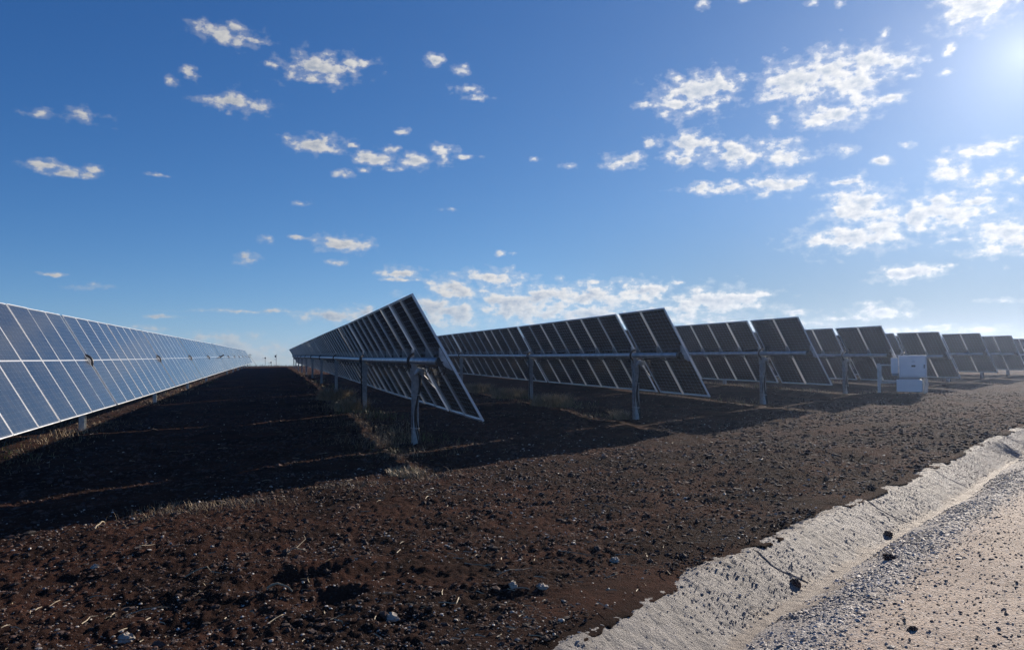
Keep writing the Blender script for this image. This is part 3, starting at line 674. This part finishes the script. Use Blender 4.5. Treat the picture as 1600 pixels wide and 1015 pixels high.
tracker("sixth dark-backed row, hazy, first one wholly clear to the right of the inverter cabinet", 33.81, 28.918, [2,7,9,9], dz=.165, first_post_on_end=True)
tracker("seventh dark-backed row, hazy, last one showing its end corner against the sky", 40.2, 32.45, [2,7,9,9], dz=.165, first_post_on_end=True)
tracker("farthest dark-backed row in the haze, cut by the right edge of the view", 46.9, 36.3, [2,7,9,9], dz=.12, first_post_on_end=True)

# ------------------------------------------------------------------ inverter cabinet by the row ends
IP = Vector((20.829, 20.70, IP_Z))
root = empty("inverter_cabinet", IP, "white inverter cabinet on two posts, lower box beneath, before the panel rows", "electrical cabinet")
fwd = Vector((-IP.x, -IP.y, 0)).normalized(); ang = math.atan2(fwd.y, fwd.x)+math.pi/2
root.rotation_euler = (0, 0, ang+.06)
def bevel(me, wdt=.012):
    bm = bmesh.new(); bm.from_mesh(me); bmesh.ops.bevel(bm, geom=bm.edges[:], offset=wdt, segments=2, profile=.7, affect='EDGES'); bm.to_mesh(me); bm.free(); return me
link("cabinet_body", bevel(MB().box(-.42,.42,-.14,.14,.55,1.29).mesh("cabinet_body"), .018), M_PAINT, root)
link("side_unit", bevel(MB().box(-.66,-.435,-.06,.16,.68,1.21).mesh("side_unit")), M_PAINT, root)
link("side_vent", MB().box(-.64,-.45,-.05,.14,.60,.678).mesh("side_vent"), M_GREY, root)
link("lower_box", bevel(MB().box(-.50,.28,-.11,.15,.05,.47).mesh("lower_box")), M_PAINT, root)
link("cable_tray", MB().box(-.42,.20,-.09,.11,.472,.548).mesh("cable_tray"), M_GREY, root)
link("display", bevel(MB().box(-.04,.08,-.152,-.141,.90,.96).mesh("display"), .004), M_DARK, root)
b = MB()
for z0_, z1_, x0_, x1_ in ((.585,.591,-.39,.39),(1.249,1.255,-.39,.39),(.591,1.249,-.39,-.384),(.591,1.249,.384,.39)): b.box(x0_, x1_, -.1425, -.1405, z0_, z1_)
link("door_seam", b.mesh("door_seam"), M_GREY, root)
link("door_handle", bevel(MB().box(.33,.355,-.165,-.1406,.86,.98).mesh("door_handle"), .004), M_DARK, root)
link("emblem", bevel(MB().tube([(-.03,-.146,1.075),(.02,-.146,1.088),(.07,-.146,1.075)], .008, 6).mesh("emblem"), .001), M_GREY, root)
for xx in (-1.04, .38):
    b = MB().box(xx-.05, xx+.05, .18, .187, -.4, 1.02).box(xx-.05, xx-.043, .187, .26, -.4, 1.02).box(xx+.043, xx+.05, .187, .26, -.4, 1.02)
    link("post", b.mesh("post"), M_GALV, root)
b = MB().box(-1.08,.43,.161,.179,.94,.99).box(-1.08,.43,.161,.179,.34,.39).box(-1.0,-.95,.161,.179,.392,.938)
link("crossbar", b.mesh("crossbar"), M_GALV, root)
link("conduit", MB().tube([(.37,-.04,.55),(.39,-.07,.36),(.36,-.05,.16),(.38,-.03,-.1)], .018, 8).mesh("conduit"), M_KNOB, root)
link("conduit", MB().tube([(.41,-.01,.55),(.45,-.05,.32),(.42,-.03,.12),(.40,-.02,-.1)], .015, 8).mesh("conduit"), M_KNOB, root)

# ------------------------------------------------------------------ masts on the skyline
def mast(x, y_top, dist, kind, label, cat="mast"):
    d = ray(x, 565); s = dist/math.hypot(d[0], d[1]); v, u = d[0]*s, d[1]*s
    g = float(base_z(v, u)); dt = ray(x, y_top); top = dt[2]/math.hypot(dt[0], dt[1])*dist-g
    nm = {'guyed': 'guyed_mast', 'box': 'sensor_pole', 'ball': 'marker_pole'}[kind]
    root = empty(nm, (v, u, g), label, cat)
    link("pole", MB().tube([(0,0,-.2),(0,0,top)], .038 if kind != 'ball' else .028, 6).mesh("pole"), M_MAST, root)
    if kind == 'guyed':
        for a in (0.3, 2.4, 4.5):
            link("guy_wire", MB().tube([(0,0,top*.82),(math.cos(a)*1.3, math.sin(a)*1.3, -.1)], .022, 5).mesh("guy_wire"), M_MAST, root)
        link("crossarm", MB().tube([(-.3,0,top*.9),(.3,0,top*.9)], .025, 6).mesh("crossarm"), M_MAST, root)
    if kind == 'box':
        link("sensor_box", bevel(MB().box(-.25,-.04,-.1,.1,top-.55,top-.2).mesh("sensor_box")), M_DARK, root)
        link("crossarm", MB().box(-.35,.05,-.02,.02,top*.55,top*.55+.05).mesh("crossarm"), M_MAST, root)
    if kind == 'ball':
        bm = bmesh.new(); bmesh.ops.create_uvsphere(bm, u_segments=14, v_segments=10, radius=.13); me = bpy.data.meshes.new("sensor_ball"); bm.to_mesh(me); bm.free()
        q = link("sensor_ball", me, M_DARK, root); q.location = (0, 0, top)
        link("arm", MB().tube([(0,0,top-.05),(-.5,0,top-.07)], .018, 6).mesh("arm"), M_MAST, root)
    return root
mast(390.5, 552.5, 132, 'guyed', "slim dark mast held by guy wires on the field's skyline", "mast")
mast(431.5, 553, 134, 'box', "thin pole with small dark box near its top on the skyline", "pole")
mast(414.5, 559, 131, 'ball', "short pole topped by dark ball, just right of the guyed mast", "pole")
mast(423.5, 566, 129, 'ball', "lowest dark ball on a stub pole, left of the pole with a box", "pole")

# ------------------------------------------------------------------ stones and sticks one can tell apart
def surf_z(v, u):
    w_, t1_ = drain_w([v], [u]); w_ = float(w_[0]); bz = float(base_z(v, u))
    if w_ < .05: return float(on_soil(np.array([v]), np.array([u]))[0, 2])
    return bz+float(drain_profile(w_)) if w_ < .50 else float(road_z(np.array([v]), np.array([u]), t1_, np.array([w_]))[0])
def hit(x, y):
    d = ray(x, y)
    for r in np.arange(3.0, 40, .01):
        if d[2]*r < surf_z(d[0]*r, d[1]*r): break
    return d[0]*r, d[1]*r
def stone(x, y, size, mat, label, name="stone", flat=.7):
    v, u = hit(x, y)
    o = link(name, stones_mesh(name, np.zeros((1, 3)), np.array([size]), flat, 2), mat); o.location = (v, u, surf_z(v, u)+size*.2)
    return tag(o, label, "stone" if name == "stone" else "clod")
stone(613, 967, .036, M_STONE, "largest pale stone on the near soil, left of a dark hollow")
stone(848, 918, .035, M_STONE, "upright whitish stone on the soil nearest the concrete drain")
stone(801, 917, .032, M_STONE, "whitish stone on the rim of a small hollow, left of the upright stone")
stone(960, 877, .034, M_STONE, "pale angular stone on the soil above the drain's widest near face")
stone(197, 1000, .034, M_STONE, "rounded yellowish stone at the bottom of the near soil")
stone(148, 887, .030, M_STONE, "pale blocky stone on the soil beside a dark patch near the shadow")
stone(1242, 913, .042, M_CLOD, "brown clod lying on the drain floor at the foot of the nearest joint", "clod")
stone(1388, 836, .055, M_CLOD, "dark clod at the foot of the drain's second joint", "clod")
stone(1391, 873, .042, M_CLOD, "dark stone on the grey crushed bank below the second joint", "clod")
stone(1427, 984, .030, M_CLOD, "dark lump alone on the pink gravel road", "clod")
def stick(x0, y0, x1, y1, r, label, fork=False):
    a = np.array(hit(x0, y0)); b_ = np.array(hit(x1, y1)); P = []
    for tq in np.linspace(0, 1, 6):
        q = a+(b_-a)*tq; P.append(Vector((q[0]+random.gauss(0,.006), q[1]+random.gauss(0,.006), float(soil_z(np.array([q[0]]), np.array([q[1]]))[0])+.012+.03*math.sin(math.pi*tq))))
    b = MB().tube([p-P[0] for p in P], [r, r, r*.9, r*.8, r*.7, r*.5], 6)
    if fork: b.tube([P[2]-P[0], P[3]-P[0]+Vector((.05,.12,.05)), P[3]-P[0]+Vector((.04,.22,.06))], [r*.8, r*.6, r*.4], 6)
    o = link("stick", b.mesh("stick"), M_STRAW); o.location = P[0]; return tag(o, label, "stick")
stick(417, 921, 458, 927, .008, "thick pale stick on the lip of the long dark hollow")
stick(292, 905, 343, 897, .005, "long curved pale stem left of the long dark hollow")
stick(450, 865, 478, 863, .005, "forked pale twig above the long dark hollow", True)
stick(148, 828, 165, 819, .006, "pale stalk at the very edge of the near shadow")

# ------------------------------------------------------------------ haze volume, added to stand in for the lens's veil of sun glare
mt = bpy.data.materials.new("glare_veil_haze"); mt.use_nodes = True; t = mt.node_tree; t.nodes.clear()
pv = t.nodes.new("ShaderNodeVolumePrincipled"); pv.inputs['Color'].default_value = rgb(.56, .70, 1.0)
pv.inputs['Density'].default_value = HAZE; pv.inputs['Anisotropy'].default_value = HAZE_G
t.links.new(pv.outputs[0], t.nodes.new("ShaderNodeOutputMaterial").inputs['Volume'])
tag(link("haze", MB().box(-345, 345, -345, 345, -6, 6.5).mesh("haze"), mt), "thin haze added over the field to stand in for sun glare", "haze", kind="stuff")
